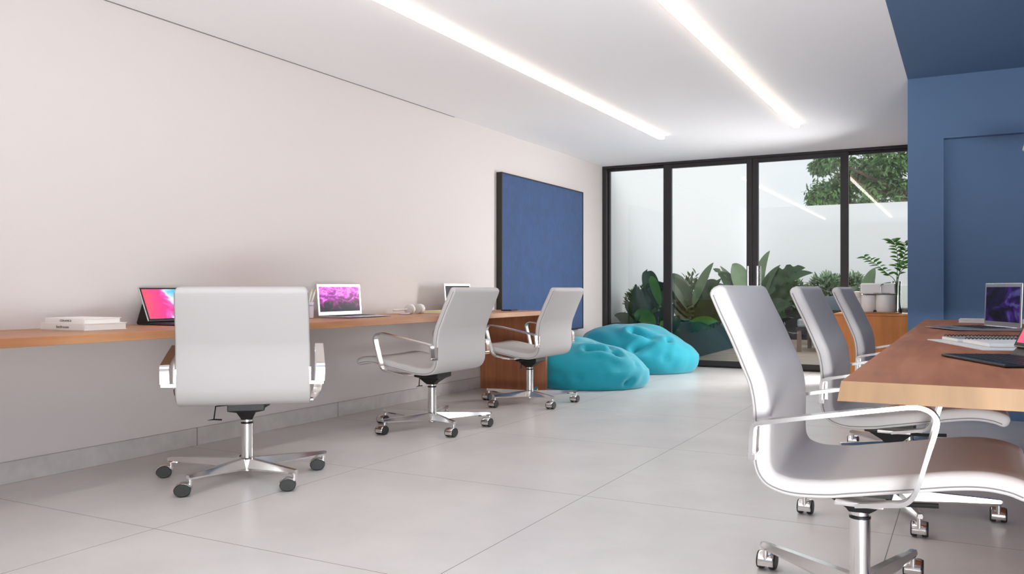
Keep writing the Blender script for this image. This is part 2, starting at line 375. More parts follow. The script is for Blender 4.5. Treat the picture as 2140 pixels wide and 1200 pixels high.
def make_chair():
    t = thing('office_chair', 'x', 'chair', (0, 0, 0), 0, 'white office chairs')
    def half(name, rr, capfirst):
        bm = B(); vr = rings(bm, rr, True, False)
        bm.faces.new(vr[0] if capfirst else vr[-1])
        return obj(name, bm, M['chairfab'], t, smooth=True, ang=75)
    bk = half('backrest', RR[:SPLIT+1], True); st = half('seat', RR[SPLIT:], False)
    def piping(name, secs, par):
        for s in (-1, 1):
            bm = B(); tube(bm, [p+Vector((0, s*(hw+.0003), 0))+n*.011 for p, n, t_, hw in secs], .0019, 6)
            label_part(obj(name, bm, M['seam'], par, smooth=True), 'dark grey seam piping')
    k = SPLIT-K0
    piping('piping', SECS[:k+1], bk); piping('piping', SECS[k:], st)
    # armrests: one flat chromed bar each, bent in a loop
    for s in (-1, 1):
        pts = cat([(-.236, .352, .505), (-.234, .354, .54), (-.231, .355, .575), (-.222, .355, .587), (-.19, .355, .595), (-.05, .355, .621), (.09, .355, .646), (.16, .355, .657), (.192, .355, .652), (.210, .355, .636),
                   (.213, .355, .612), (.195, .355, .545), (.172, .352, .462), (.157, .348, .428), (.135, .342, .41), (.10, .332, .402), (.02, .305, .386)], 4)
        bm = B(); rr = []
        for i, p in enumerate(pts):
            tt = (pts[min(i+1, len(pts)-1)]-pts[max(i-1, 0)]); tt.y = 0; tt.normalize(); n = Vector((-tt.z, 0, tt.x)); p = Vector((p.x, p.y*s, p.z))
            hw, ht = .021, .0055
            rr.append([p+Vector((0, hw*math.cos(a), 0))*1+n*(ht*math.sin(a)) for a in [R(x) for x in (0, 12, 30, 90, 150, 168, 180, 192, 210, 270, 330, 348)]])
            # flatten to a bar with soft edges
            rr[-1] = [p+Vector((0, max(-hw, min(hw, 1.18*hw*math.cos(R(x)))), 0))+n*max(-ht, min(ht, 2.2*ht*math.sin(R(x)))) for x in (0, 12, 30, 90, 150, 168, 180, 192, 210, 270, 330, 348)]
        rings(bm, rr)
        arm = obj('armrest', bm, M['chrome'], t, smooth=True, ang=50)
        bm = B(); box(bm, -.245, -.222, *(sorted((s*.298, s*.37))), .49, .508); box(bm, -.245, -.215, *(sorted((s*.298, s*.311))), .5, .575)
        obj('bracket', bm, M['chrome'], arm, bevel=.002)
        bm = B(); box(bm, -.03, .09, *(sorted((s*.24, s*.325))), .383, .394); obj('bracket', bm, M['chrome'], arm, bevel=.003)
    # tilt mechanism
    bm = B(); rr = []
    for z, xa, xb, yw in ((.296, -.028, .028, .026), (.308, -.036, .045, .031), (.338, -.08, .08, .045), (.35, -.10, .09, .088), (.388, -.10, .09, .088)):
        rr.append([Vector((x, y, z)) for x, y in ((xa, -yw), (xb, -yw), (xb, yw), (xa, yw))])
    rings(bm, rr)
    mech = label_part(obj('tilt_mechanism', bm, M['black'], t, bevel=.003), 'black tilt mechanism under the seat')
    bm = B(); tube(bm, [(.05, -.085, .352), (.12, -.10, .352), (.21, -.10, .358)], .007, 8)
    label_part(obj('lever', bm, M['black'], mech, smooth=True), 'black tilt lever pointing forward')
    bm = B(); tube(bm, [(.0, .09, .37), (.0, .15, .365), (.0, .158, .30), (.0, .19, .297), (.0, .158, .30), (.0, .12, .297)], .004, 6)
    label_part(obj('height_lever', bm, M['black'], mech, smooth=True), 'thin hanging height lever')
    bm = B(); lathe(bm, [(.029, .06), (.029, .284), (.0255, .286), (.0255, .30), (.02, .302), (.02, .32)], 28)
    obj('column', bm, M['chrome'], t, smooth=True, ang=35)
    bm = B(); lathe(bm, [(.0292, .276), (.0302, .277), (.0302, .283), (.0292, .284)], 28); label_part(obj('collar', bm, M['black'], t, smooth=True, ang=35), 'thin black ring around the column')
    bm = B(); lathe(bm, [(.02, .036), (.038, .044), (.038, .1), (.03, .106)], 28); obj('hub', bm, M['chrome'], t, smooth=True, ang=35)
    for k in range(5):
        a = R(72*k); c, s = math.cos(a), math.sin(a); mt = Matrix.Rotation(a, 4, 'Z')
        bm = B()
        rr = []
        for x, w, zt, zb in ((.025, .021, .104, .047), (.12, .019, .103, .055), (.25, .0165, .101, .066), (.402, .013, .098, .076), (.41, .010, .096, .079)):
            rr.append([mt @ Vector(v) for v in ((x, -w*.75, zb), (x, w*.75, zb), (x, w, zb+.008), (x, w*.7, zt), (x, -w*.7, zt), (x, -w, zb+.008))])
        rings(bm, rr); obj('leg', bm, M['chrome'], t, smooth=True, ang=25)
        tip = mt @ Vector((.395, 0, 0)); w0 = tip+Vector((0, .03, .031))
        # caster: chrome hood, black discs at its ends, black treads beneath
        ca = B(); RX, RZ, HL = .0405, .0305, .031
        def disc(bm, x0, x1, rx, rz, a0=0, a1=360, n=28, inner=None):
            """elliptic (part) cylinder along local X"""
            rr = []
            full = a1-a0 >= 360
            ang = [R(a0+(a1-a0)*q/(n if full else n-1)) for q in range(n)]
            for x, f in ((x0, .93), (x0+.003, 1), (x1-.003, 1), (x1, .93)):
                ring_ = [w0+Vector((x, rx*f*math.cos(q), rz*f*math.sin(q))) for q in ang]
                if not full: ring_ += [w0+Vector((x, rx*.8*f*math.cos(q), rz*.8*f*math.sin(q))) for q in reversed(ang)]
                rr.append(ring_)
            rings(bm, rr)
        disc(ca, -.026, .026, RX, RZ, -25, 205, 26)
        tube(ca, [(tip.x, tip.y, .035), (tip.x, tip.y, .085)], .0085, 12)
        cs = obj('caster', ca, M['chrome'], t, smooth=True, ang=40)
        bm = B()
        for sgn in (-1, 1):
            x0, x1 = sorted((sgn*.009, sgn*.0265)); disc(bm, x0, x1, RX*.96, RZ*.985)
            x0, x1 = sorted((sgn*.0255, sgn*.0305)); disc(bm, x0, x1, RX*.93, RZ*.93)
        label_part(obj('wheel', bm, M['rubber'], cs, smooth=True, ang=40), 'black twin wheels')
    return t
c0 = make_chair()
chairs = [((-3.185, 3.135, 0), R(132), 'white office chair seen squarely from behind, in front of the tablet on the wall desk'),
          ((-3.235, 4.885, 0), R(180), 'white office chair at the middle of the wall desk, before the headphones'),
          ((-3.217, 6.33, 0), R(180), 'white office chair beside the teal bean bags, at the far end of the wall desk'),
          ((-.277, 2.69, 0), 0, 'white office chair nearest the camera, with its seat under the table corner'),
          ((-.281, 3.955, 0), 0, 'white office chair in the middle of the three along the big table'),
          ((-.286, 5.25, 0), 0, 'white office chair at the big table, closest to the wooden cabinet')]
for i, (loc, rz, lab) in enumerate(chairs):
    if i == 0: c0.location = loc; c0.rotation_euler = (0, 0, rz); c0['label'] = lab
    else: dup(c0, loc, rz, lab)

# ------------------------------------------------------------------ wall desk
DXF, DYE = -3.42, 7.09
t = thing('wall_desk', 'long oak desk fixed along the white left wall with one end panel', 'desk', (XL, DYE, 0))
bm = B(); box(bm, 0, DXF-XL, .3-DYE, 0, .71, .75); obj('desktop', bm, M['wood'], t, bevel=.002)
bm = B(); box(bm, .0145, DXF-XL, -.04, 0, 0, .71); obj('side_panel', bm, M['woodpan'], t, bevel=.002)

# ------------------------------------------------------------------ pinboard
t = thing('pinboard', 'large blue felt board in a dark frame on the left wall', 'board', (XL, 8.4, 0))
y0, y1, z0, z1, th = 7.39-8.4, 9.42-8.4, .475, 2.113, .065
bm = B()
box(bm, .001, th, y0, y0+.012, z0, z1); box(bm, .001, th, y1-.012, y1, z0, z1)
box(bm, .001, th, y0+.012, y1-.012, z0, z0+.012); box(bm, .001, th, y0+.012, y1-.012, z1-.012, z1)
obj('frame', bm, mat('dark_bronze_frame', (40, 34, 30), .5), t)
bm = B(); box(bm, .001, th-.006, y0+.012, y1-.012, z0+.012, z1-.012); obj('felt_panel', bm, M['felt'], t)

# ------------------------------------------------------------------ table on the right
TX0, TX1, TY0, TY1 = -.24, 1.0, 1.97, 6.17
t = thing('meeting_table', 'long oak table with thick edge in front of the blue wall', 'table', (.38, 4.07, 0))
bm = B(); rr = []
for z, e in ((.706, .012), (.7065, .014), (.7495, .001), (.75, 0)):
    rr.append([Vector((x, y, z)) for x, y in ((TX0-e*.6-.38, TY0-e*.3-4.07), (TX1+e-.38, TY0-e*.3-4.07), (TX1+e-.38, TY1+e*.3-4.07), (TX0-e*.6-.38, TY1+e*.3-4.07))])
rings(bm, rr)
o = obj('tabletop', bm, M['woodtab'], t)
o.data.materials.append(M['woodend'])
for p in o.data.polygons:
    if abs(p.normal.y) > .8: p.material_index = 1
def leg_frame(y):
    bm = B()
    box(bm, .30, .36, y-.03, y+.03, 0, .705);
    box(bm, .24, .42, y-.3, y+.3, 0, .03)
    return obj('leg', bm, M['dark'], t, bevel=.004)
leg_frame(-1.1); leg_frame(1.5)

# ------------------------------------------------------------------ laptops
def laptop(label, loc, rz, W, D, H, scr, lean=8, group='open laptops'):
    t = thing('laptop', label, 'laptop', loc, rz, group)
    bm = B(); rr = []
    for x, zb, zt in ((0, .002, .014), (D*.5, .002, .012), (D*.97, .004, .008), (D, .0055, .0065)):
        rr.append([Vector((x, -W/2, zb)), Vector((x, W/2, zb)), Vector((x, W/2, zt)), Vector((x, -W/2, zt))])
    rings(bm, rr)
    b = obj('base', bm, M['alu'], t, bevel=.0015)
    bm = B()
    rows = 5
    for r in range(rows):
        x = D*.1+r*D*.095
        for c in range(12):
            y = -W*.43+W*.86*c/12
            zz = .014-.002*(x/(D*.5))
            box(bm, x, x+D*.082, y, y+W*.064, zz-.001, zz+.0012)
    label_part(obj('keyboard', bm, M['keys'], b), 'black keys')
    bm = B(); box(bm, D*.63, D*.93, -W*.17, W*.17, .0088, .0098); label_part(obj('trackpad', bm, M['steel'], b), 'pale trackpad')
    mt = Matrix.Translation((.004, 0, .014)) @ Matrix.Rotation(R(-lean), 4, 'Y')
    bm = B(); box(bm, -.007, 0, -W/2, W/2, 0, H, mt); l = obj('lid', bm, M['alu'], t, bevel=.003)
    bm = B(); box(bm, -.001, .0012, -W*.455, W*.455, H*.115, H*.91, mt); label_part(obj('display', bm, scr, l), 'lit screen')
    bm = B(); lathe(bm, [(.006, -W*.42), (.006, W*.42)], 10, Matrix.Translation((.001, 0, .011)) @ Matrix.Rotation(R(90), 4, 'X')); obj('hinge', bm, M['steel'], t, smooth=True)
    return t
laptop('silver laptop with a magenta wallpaper on the wall desk', (-3.955, 4.79, .75), 0, .48, .27, .222, M['scr_mag'], 5)
laptop('silver laptop with a black screen behind the middle chair of the wall desk', (-3.955, 6.40, .75), 0, .44, .27, .235, M['scr_dark'], 5)
# right table: turned towards the near corner
hn = Vector((4.0*FW[0]+2.399*RT[0], 4.0*FW[1]+2.399*RT[1], .75)); hf = Vector((4.36*FW[0]+2.425*RT[0], 4.36*FW[1]+2.425*RT[1], .75))
mid = (hn+hf)/2; dv = hf-hn
laptop('silver laptop with a dark purple wallpaper at the far end of the big table', tuple(mid), math.atan2(dv.y, dv.x)+R(90), dv.length, .30, .215, M['scr_pur'], 2)

# ------------------------------------------------------------------ tablets in keyboard cases
def tablet(label, loc, rz, W, D, H, tilt=24, x0=.09, z0=.022):
    t = thing('tablet', label, 'tablet', loc, rz, 'tablets in black keyboard cases')
    bm = B(); box(bm, 0, D, -W/2, W/2, .0015, .009); k = obj('keyboard_case', bm, M['case'], t, bevel=.003)
    bm = B()
    for r in range(5):
        for c in range(13): box(bm, x0+.03+r*.03, x0+.055+r*.03, -W*.45+W*.9*c/13, -W*.45+W*.9*c/13+W*.058, .0085, .0105)
    obj('keyboard', bm, M['keys'], k)
    mt = Matrix.Translation((x0, 0, z0)) @ Matrix.Rotation(R(-tilt), 4, 'Y')
    bm = B(); box(bm, -.008, 0, -W/2, W/2, 0, H, mt); s = label_part(obj('screen_housing', bm, M['alu'], t, bevel=.0035), 'silver rim of the screen')
    bm = B(); box(bm, -.001, .001, -W/2+.004, W/2-.004, .003, H-.003, mt); bz = label_part(obj('bezel', bm, M['black'], s, bevel=.0008), 'black bezel')
    bm = B(); box(bm, -.0002, .0016, -W/2+.014, W/2-.014, .013, H-.013, mt); label_part(obj('display', bm, M['scr_tab'], s), 'pink and cyan picture')
    bm = B(); hx = x0-math.sin(R(tilt))*H*.5-.012; hz = z0+math.cos(R(tilt))*H*.5
    bx_ = x0-.10
    rr = [[Vector((x0+.01, y, .009)), Vector((bx_, y, .004)), Vector((bx_-.004, y, .012)), Vector((hx-.006, y, hz)), Vector((hx+.002, y, hz)), Vector((x0-.012, y, z0))] for y in (-W/2+.006, W/2-.006)]
    rings(bm, rr); label_part(obj('stand', bm, M['black'], t), 'black folded stand')
    return t
tablet('tablet with a pink and cyan picture in a black case on the wall desk', (-4.06, 3.40, .75), 0, .44, .33, .205, 24, .09)
# the one on the right table, at the frame's edge
a = onZ(1966, 741, .756); b = onZ(2100, 765, .756); dv = a-b; fr = (a+b)/2; rzt = math.atan2(dv.y, dv.x)+R(90)
dirv = Vector((math.cos(rzt), math.sin(rzt), 0)); W_ = dv.length
tablet('tablet on the big table, its pink screen cut by the edge of the photo', tuple((fr-dirv*.31).xy)+(.75,), rzt, W_, .31, .205, 26, .105, .032)

# ------------------------------------------------------------------ books on the wall desk
def text(name, s, size, loc, rot, m, parent, xs=1.0):
    cu = bpy.data.curves.new(name, 'FONT'); cu.body = s; cu.size = size; cu.extrude = .0004
    cu.materials.append(m)
    f = bpy.data.objects.new(name, cu); me = bpy.data.meshes.new_from_object(f); bpy.data.objects.remove(f)
    o = bpy.data.objects.new(name, me); COL.objects.link(o); o.location = loc; o.rotation_euler = rot; o.scale = (xs, 1, 1); o.parent = parent
    return o
def book(label, x0, x1, y0, y1, z0, th, s, size, tx):
    t = thing('book', label, 'book', (x1, y0, z0), 0, 'white books stacked on the wall desk')
    W, D = x0-x1, y1-y0
    bm = B(); box(bm, W, 0, 0, D, 0, .003); box(bm, W, 0, 0, D, th-.003, th); box(bm, W, 0, 0, .004, .003, th-.003)
    obj('cover', bm, M['cover'], t, bevel=.0012)
    bm = B(); box(bm, W+.004, -.004, .0045, D-.005, .0032, th-.0032); label_part(obj('pages', bm, M['paper'], t), 'pale page block')
    text('title', s, size, (tx, -.0008, th*.3), (R(90), 0, 0), M['ink'], t, 1.35)
    return t
book('thick white book at the bottom of the pair on the wall desk', -4.03, -3.695, 2.60, 2.835, .75, .034, 'bedroom', .019, -.21)
book('thinner white book lying on top of the thick white one', -4.0, -3.70, 2.605, 2.805, .784, .025, 'CERAMICS', .014, -.185)

# ------------------------------------------------------------------ pen cup, headphones, notepad, phone
t = thing('pen_cup', 'pale lavender pen cup beside the magenta laptop', 'cup', (-3.97, 4.44, .75))
bm = B(); lathe(bm, [(.0, 0.001), (.05, .001), (.054, .004), (.056, .11), (.052, .112), (.05, .1), (.047, .01), (0, .008)], 28); obj('cup', bm, M['lav'], t, smooth=True)
bm = B(); lathe(bm, [(.0563, .083), (.0568, .085), (.0568, .091), (.0563, .093)], 28); label_part(obj('band', bm, mat('violet_band', (176, 160, 196), .4), t, smooth=True), 'thin violet band')
for k, (px, py, dx, dy, h) in enumerate(((.02, .02, .035, .045, .185), (-.01, .025, .02, .04, .19), (.02, -.01, -.03, .05, .18), (-.02, -.01, -.03, -.03, .19))):
    pn = thing('pen', ['cream pen leaning right in the lavender cup', 'white pen at the back of the lavender cup', 'white pen crossing the others in the lavender cup', 'white pen leaning left in the lavender cup'][k], 'pen', (-3.97+px*.4, 4.44+py*.4, .76), 0, 'pens in the cup')
    bm = B(); tube(bm, [(0, 0, 0), (dx*.9, dy*.9, h*.9)], .0055, 8); obj('barrel', bm, M['white'], pn, smooth=True)
    bm = B(); tube(bm, [(dx*.9, dy*.9, h*.9), (dx, dy, h)], [.0055, .002], 8); obj('tip', bm, M['cream'], pn, smooth=True)
hp = thing('headphones', 'white headphones lying on the wall desk', 'headphones', (-3.87, 5.62, .75))
for k, (y, rz) in enumerate(((-.085, 8), (.05, -8))):
    mt = Matrix.Translation((.0, y, .04)) @ Matrix.Rotation(R(rz), 4, 'Z') @ Matrix.Rotation(R(90), 4, 'X')
    bm = B(); lathe(bm, [(.0, -.03), (.022, -.03), (.034, -.024), (.039, -.01), (.039, .008), (.036, .012)], 28, mt); ec = obj('ear_cup', bm, M['white'], hp, smooth=True)
    bm = B()
    for q in range(3):
        lathe(bm, [(.030, .012+q*.008), (.038, .014+q*.008), (.038, .018+q*.008), (.030, .020+q*.008)], 24, mt)
    label_part(obj('ear_pad', bm, mat('pale_grey_ear_pad', (204, 200, 198), .7), ec, smooth=True), 'pale grey ribbed ear pad')
bm = B(); pts = [Vector((-.1-.03*math.sin(a)*0-.085*math.sin(a), -.018-.105*math.cos(a), .03)) for a in [math.pi*k/16 for k in range(17)]]
pts = [Vector((0, -.123, .04)), Vector((-.04, -.124, .036))]+pts+[Vector((-.04, .087, .036)), Vector((0, .087, .04))]
tube(bm, pts, .0075, 10); obj('headband', bm, M['white'], hp, smooth=True)
bm = B(); tube(bm, cat([(.02, -.13, .008), (.03, -.18, .006), (.0, -.21, .006), (-.03, -.19, .006)], 5), .006, 8); label_part(obj('cable', bm, M['lav'], hp, smooth=True), 'short pale cable')
t = thing('notepad', 'cream notepad with a yellow top page next to the headphones', 'notepad', (-3.86, 5.98, .75), R(4))
bm = B(); box(bm, -.11, .11, -.17, .17, .001, .012); obj('pages', bm, M['paper'], t, bevel=.001)
bm = B(); box(bm, -.105, .105, -.165, .165, .012, .020); label_part(obj('cover', bm, M['cream'], t, bevel=.001), 'yellow cover')
t = thing('phone', 'small dark phone lying near the far end of the wall desk', 'phone', (-3.70, 6.87, .75), R(10))
bm = B(); box(bm, -.05, .05, -.1, .1, .001, .011); obj('body', bm, M['black'], t, bevel=.004)
bm = B(); box(bm, -.045, .045, -.095, .095, .0108, .0118); obj('display', bm, mat('dark_phone_glass', (12, 12, 14), .08), t)

# ------------------------------------------------------------------ papers on the right table
a = onZ(1938, 710, .752); b = onZ(2055, 732, .752); dv = a-b; mid = (a+b)/2; rz = math.atan2(dv.y, dv.x)-R(90)
L = dv.length
def sheet(name, label, cat_, x, y0, y1, D, z, th, m, grp=None, rr_=0):
    o = thing(name, label, cat_, (mid.x+math.cos(rz)*x-math.sin(rz)*(y0+y1)/2, mid.y+math.sin(rz)*x+math.cos(rz)*(y0+y1)/2, z), rz+R(rr_), grp)
    h = (y1-y0)/2
    bm = B(); box(bm, 0, D, -h, h, 0.0005, th); obj('pages', bm, m, o, bevel=.0006)
    return o, h
o, h = sheet('paper_stack', 'loose white papers under the spiral notebooks on the big table', 'paper', 0, -L/2, L/2, .42, .75, .004, M['paper'])
M['coil'] = mat('dark_spiral_wire', (52, 52, 54), .4, metal=.6)
def spiral(o, y, x0, x1, zc, n):
    bm = B(); pts = []
    for k in range(n*8+1):
        q = 2*math.pi*k/8; pts.append((x0+(x1-x0)*k/(n*8), y+.0085*math.cos(q), zc+.0065*math.sin(q)))
    tube(bm, pts, .0016, 5)
    label_part(obj('spiral', bm, M['coil'], o, smooth=True), 'dark wire spiral')
for nm, lab, x, y0, y1, z, cm in (('notebook', 'white spiral notebook lying nearer on the loose papers of the big table', .06, -L*.30, L*.14, .7545, M['paper']),
                              ('notebook', 'grey green spiral notebook lying farther on the loose papers of the big table', .05, L*.18, L*.48, .7545, None)):
    o, h = sheet(nm, lab, 'notebook', x, y0, y1, .36, z, .011, M['paper'], 'spiral notebooks on the big table')
    bm = B(); box(bm, .004, .356, -h+.003, h-.012, .011, .0125); obj('cover', bm, cm or mat('grey_green_cover', (150, 160, 152), .6), o)
    spiral(o, h-.004, .01, .35, .0125, 26)
p = onZ(2033, 676, .75)
t = thing('notepad', 'small white block of paper behind the dark purple laptop on the big table', 'notepad', (p.x+.02, p.y+.08, .75), R(-2))
bm = B(); box(bm, -.09, .25, -.06, .2, .001, .018); obj('pages', bm, M['paper'], t, bevel=.001)
bm = B(); box(bm, -.092, .252, -.062, .202, .018, .021); obj('cover', bm, M['cover'], t, bevel=.001)

# ------------------------------------------------------------------ pendant lamp at the frame's edge
t = thing('pendant_lamp', 'white pendant lamp hanging over the far end of the big table', 'lamp', (.415, 6.0, 0))
bm = B(); lathe(bm, [(.11, 1.785), (.118, 1.79), (.105, 1.84), (.07, 1.875), (.03, 1.885), (.012, 1.90), (.012, 1.885), (.03, 1.875), (.066, 1.866), (.1, 1.835)], 32, caps=False); obj('lamp_shade', bm, M['white'], t, smooth=True)
bm = B(); tube(bm, [(0, 0, 1.89), (0, 0, ZC-.02)], .003, 6); label_part(obj('cord', bm, M['white'], t), 'thin white cord')
bm = B(); lathe(bm, [(.05, ZC-.025), (.05, ZC-.001)], 20); obj('canopy', bm, M['white'], t, smooth=True, ang=30)

# ------------------------------------------------------------------ cabinet and what stands on it
CX0, CX1, CY0, CY1, CZ = -1.12, XR-.002, 8.6, 9.1, .717
t = thing('cabinet', 'oak cabinet standing behind the blue wall corner by the glass doors', 'cabinet', ((CX0+CX1)/2, (CY0+CY1)/2, 0))
ox, oy = (CX0+CX1)/2, (CY0+CY1)/2
bx('body', (CX0-ox, CX1-ox, CY0-oy+.018, CY1-oy, .03, CZ-.02), M['woodcab'], t, bevel=.002)
bx('top', (CX0-ox, CX1-ox, CY0-oy-.001, CY1-oy, CZ-.02, CZ), M['woodcab'], t, bevel=.002)
bx('plinth', (CX0-ox+.02, CX1-ox, CY0-oy+.04, CY1-oy-.02, 0, .03), M['dark'], t)
bx('door', (CX0-ox, CX1-ox, CY0-oy, CY0-oy+.018, .035, CZ-.022), M['woodcab'], t, bevel=.002)
def cpos(px, Y): return onY(px, 650, Y).x
# tray
x0, x1 = cpos(1794, 8.72), cpos(1880, 8.72)
t = thing('tray', 'thin wooden tray under the white coffee machine', 'tray', ((x0+x1)/2, 8.8, CZ))
bm = B(); h = (x1-x0)/2; box(bm, -h, h, -.15, .17, .001, .012); obj('board', bm, M['wood'], t, bevel=.004)
# coffee machine
Yc = 8.72; x0, x1 = cpos(1798, Yc), cpos(1872, Yc); w = x1-x0; zt = onY(1835, 592, Yc).z; zb = CZ+.012
t = thing('coffee_machine', 'white coffee machine on the wooden tray on the cabinet', 'coffee machine', ((x0+x1)/2, Yc+.13, zb))
H_ = zt-zb
bm = B(); box(bm, -w/2, w/2, .02, .15, .002, H_*.62); obj('body', bm, M['white'], t, bevel=.012)
bm = B(); box(bm, -w/2, w/2*.97, -.13, .15, H_*.625, H_); obj('head', bm, M['white'], t, bevel=.012)
bm = B(); box(bm, -w*.12, w*.02, -.134, -.128, H_*.645, H_*.66); box(bm, w*.10, w*.34, -.134, -.128, H_*.645, H_*.66); label_part(obj('slot', bm, M['gap'], t), 'thin grey slots in the front')
bm = B(); tube(bm, cat([(w*.15, -.14, H_*.97), (w*.09, -.15, H_*.93), (w*.075, -.152, H_*.83), (w*.10, -.148, H_*.67)], 5), .006, 8); label_part(obj('lever', bm, M['steel'], t, smooth=True), 'curved steel lever')
mt = Matrix.Translation((w*.2, -.05, 0))
bm = B(); lathe(bm, [(.0, .002), (w*.27, .002), (w*.285, .01), (w*.285, H_*.56), (w*.27, H_*.6), (0, H_*.605)], 32, mt); label_part(obj('water_tank', bm, M['white'], t, smooth=True, ang=50), 'round white tank')
bm = B(); lathe(bm, [(.0, .002), (w*.2, .002), (w*.215, .012), (w*.22, H_*.52), (w*.2, H_*.59), (0, H_*.6)], 28, Matrix.Translation((-w*.285, -.04, 0))); obj('capsule_holder', bm, M['white'], t, smooth=True, ang=50)
bm = B(); lathe(bm, [(.0, .002), (.022, .002), (.022, .02), (0, .02)], 20, Matrix.Translation((-w*.09, -.07, 0))); label_part(obj('drip_tray', bm, M['black'], t, smooth=True, ang=40), 'small dark drip tray')
# dark pot on the left rear of the machine
x = cpos(1790, 8.95)
t = thing('teapot', 'small dark round pot behind the white coffee machine', 'pot', (x, 8.98, CZ))
bm = B(); lathe(bm, [(0, .001), (.055, .001), (.06, .006), (.06, .14), (.057, .145)], 24); lathe(bm, [(.0, .145), (.05, .146), (.056, .16), (.045, .205), (0, .21)], 24); obj('body', bm, mat('pale_pot', (214, 208, 204), .4), t, smooth=True)
# vases with branches
def small_leaf(bm, base, dirv, L, W, nrm):
    s = dirv.cross(nrm).normalized()
    n = 5; up = s.cross(dirv).normalized()
    a = []
    for k in range(n+1):
        u = k/n; wdt = W*math.sin(math.pi*min(1, .08+u*.92))**.8*(1-u*.15) if 0 < k < n else 0.0015
        c = base+dirv*(L*u)-up*(L*.25*u*u)
        a.append((bm.verts.new(c-s*wdt*.5+up*wdt*.15), bm.verts.new(c), bm.verts.new(c+s*wdt*.5+up*wdt*.15)))
    for p, q in zip(a, a[1:]):
        bm.faces.new((p[0], p[1], q[1], q[0])); bm.faces.new((p[1], p[2], q[2], q[1]))
def rnd(s=1.0): return Vector((random.uniform(-s, s), random.uniform(-s, s), random.uniform(-s, s)))
VY = 8.8; vx = onY(1874, 650, VY).x; vt = onY(1874, 588, VY).z-CZ
t = thing('glass_vase', 'slim clear glass vase beside the white coffee machine', 'vase', (vx, VY, CZ))
bm = B(); lathe(bm, [(0, .001), (.042, .001), (.046, .006), (.03, .12), (.036, vt), (.033, vt), (.027, .12), (.04, .012), (0, .01)], 28); obj('body', bm, M['vase'], t, smooth=True)
def branch(label, pts, nleaf, L, W):
    br = thing('leafy_branch', label, 'branch', (vx, VY, CZ+.02), 0, 'green branches in the glass vase')
    P = cat(pts, 6)
    o0 = Vector((vx, VY, CZ+.02))
    bm = B(); tube(bm, [p-o0 for p in P], [.005-.003*k/len(P) for k in range(len(P))], 6); obj('stem', bm, M['stem'], br, smooth=True)
    bm = B(); n = len(P)
    for k in range(nleaf):
        u = .42+.58*k/(nleaf-1); i = min(n-2, int(u*(n-1))); p = P[i].lerp(P[i+1], u*(n-1)-i)
        tg = (P[i+1]-P[i]).normalized(); side = (1 if k % 2 else -1)
        sd = Vector((side*.9, random.uniform(-.5, .5), random.uniform(-.15, .35)))
        d = (tg*.45+sd).normalized()
        small_leaf(bm, p-o0, d, L*random.uniform(.8, 1.2), W, Vector((0, -.6, .8))+rnd(.25))
    obj('leaves', bm, M['leafbright'], br, smooth=True, recalc=False)
b0 = Vector((vx, VY, CZ+.02))
def vp(px, py, dy=0): return onY(px, py, VY+dy)
branch('tall leafy branch arching over the coffee machine from the glass vase', [b0, vp(1874, 590), vp(1876, 545), vp(1872, 515, .03), vp(1862, 502, .06)], 20, .075, .035)
branch('leafy branch leaning left from the glass vase', [b0, vp(1872, 592), vp(1852, 570, -.03), vp(1830, 552, -.05), vp(1806, 537, -.06)], 18, .07, .033)
branch('leafy branch leaning right from the glass vase behind the blue corner', [b0, vp(1876, 590), vp(1884, 555), vp(1892, 525, .02), vp(1890, 508, .04)], 18, .075, .035)
branch('short leafy branch with low leaves in the glass vase', [b0, vp(1873, 592), vp(1881, 572, -.03), vp(1890, 556, -.04), vp(1893, 548, -.04)], 10, .065, .033)
VY2 = 8.95; vx2 = onY(1892, 650, VY2).x; vt2 = onY(1892, 597, VY2).z-CZ
t = thing('glass_jar', 'wide clear glass jar half hidden by the blue wall corner', 'jar', (vx2, VY2, CZ))
bm = B(); lathe(bm, [(0, .001), (.055, .001), (.058, .005), (.058, vt2), (.055, vt2), (.054, .01), (0, .008)], 28); obj('body', bm, M['vase'], t, smooth=True)
bm = B(); lathe(bm, [(0, .011), (.053, .011), (.053, .05), (0, .05)], 28); label_part(obj('filling', bm, M['paper'], t, smooth=True, ang=40), 'white filling')

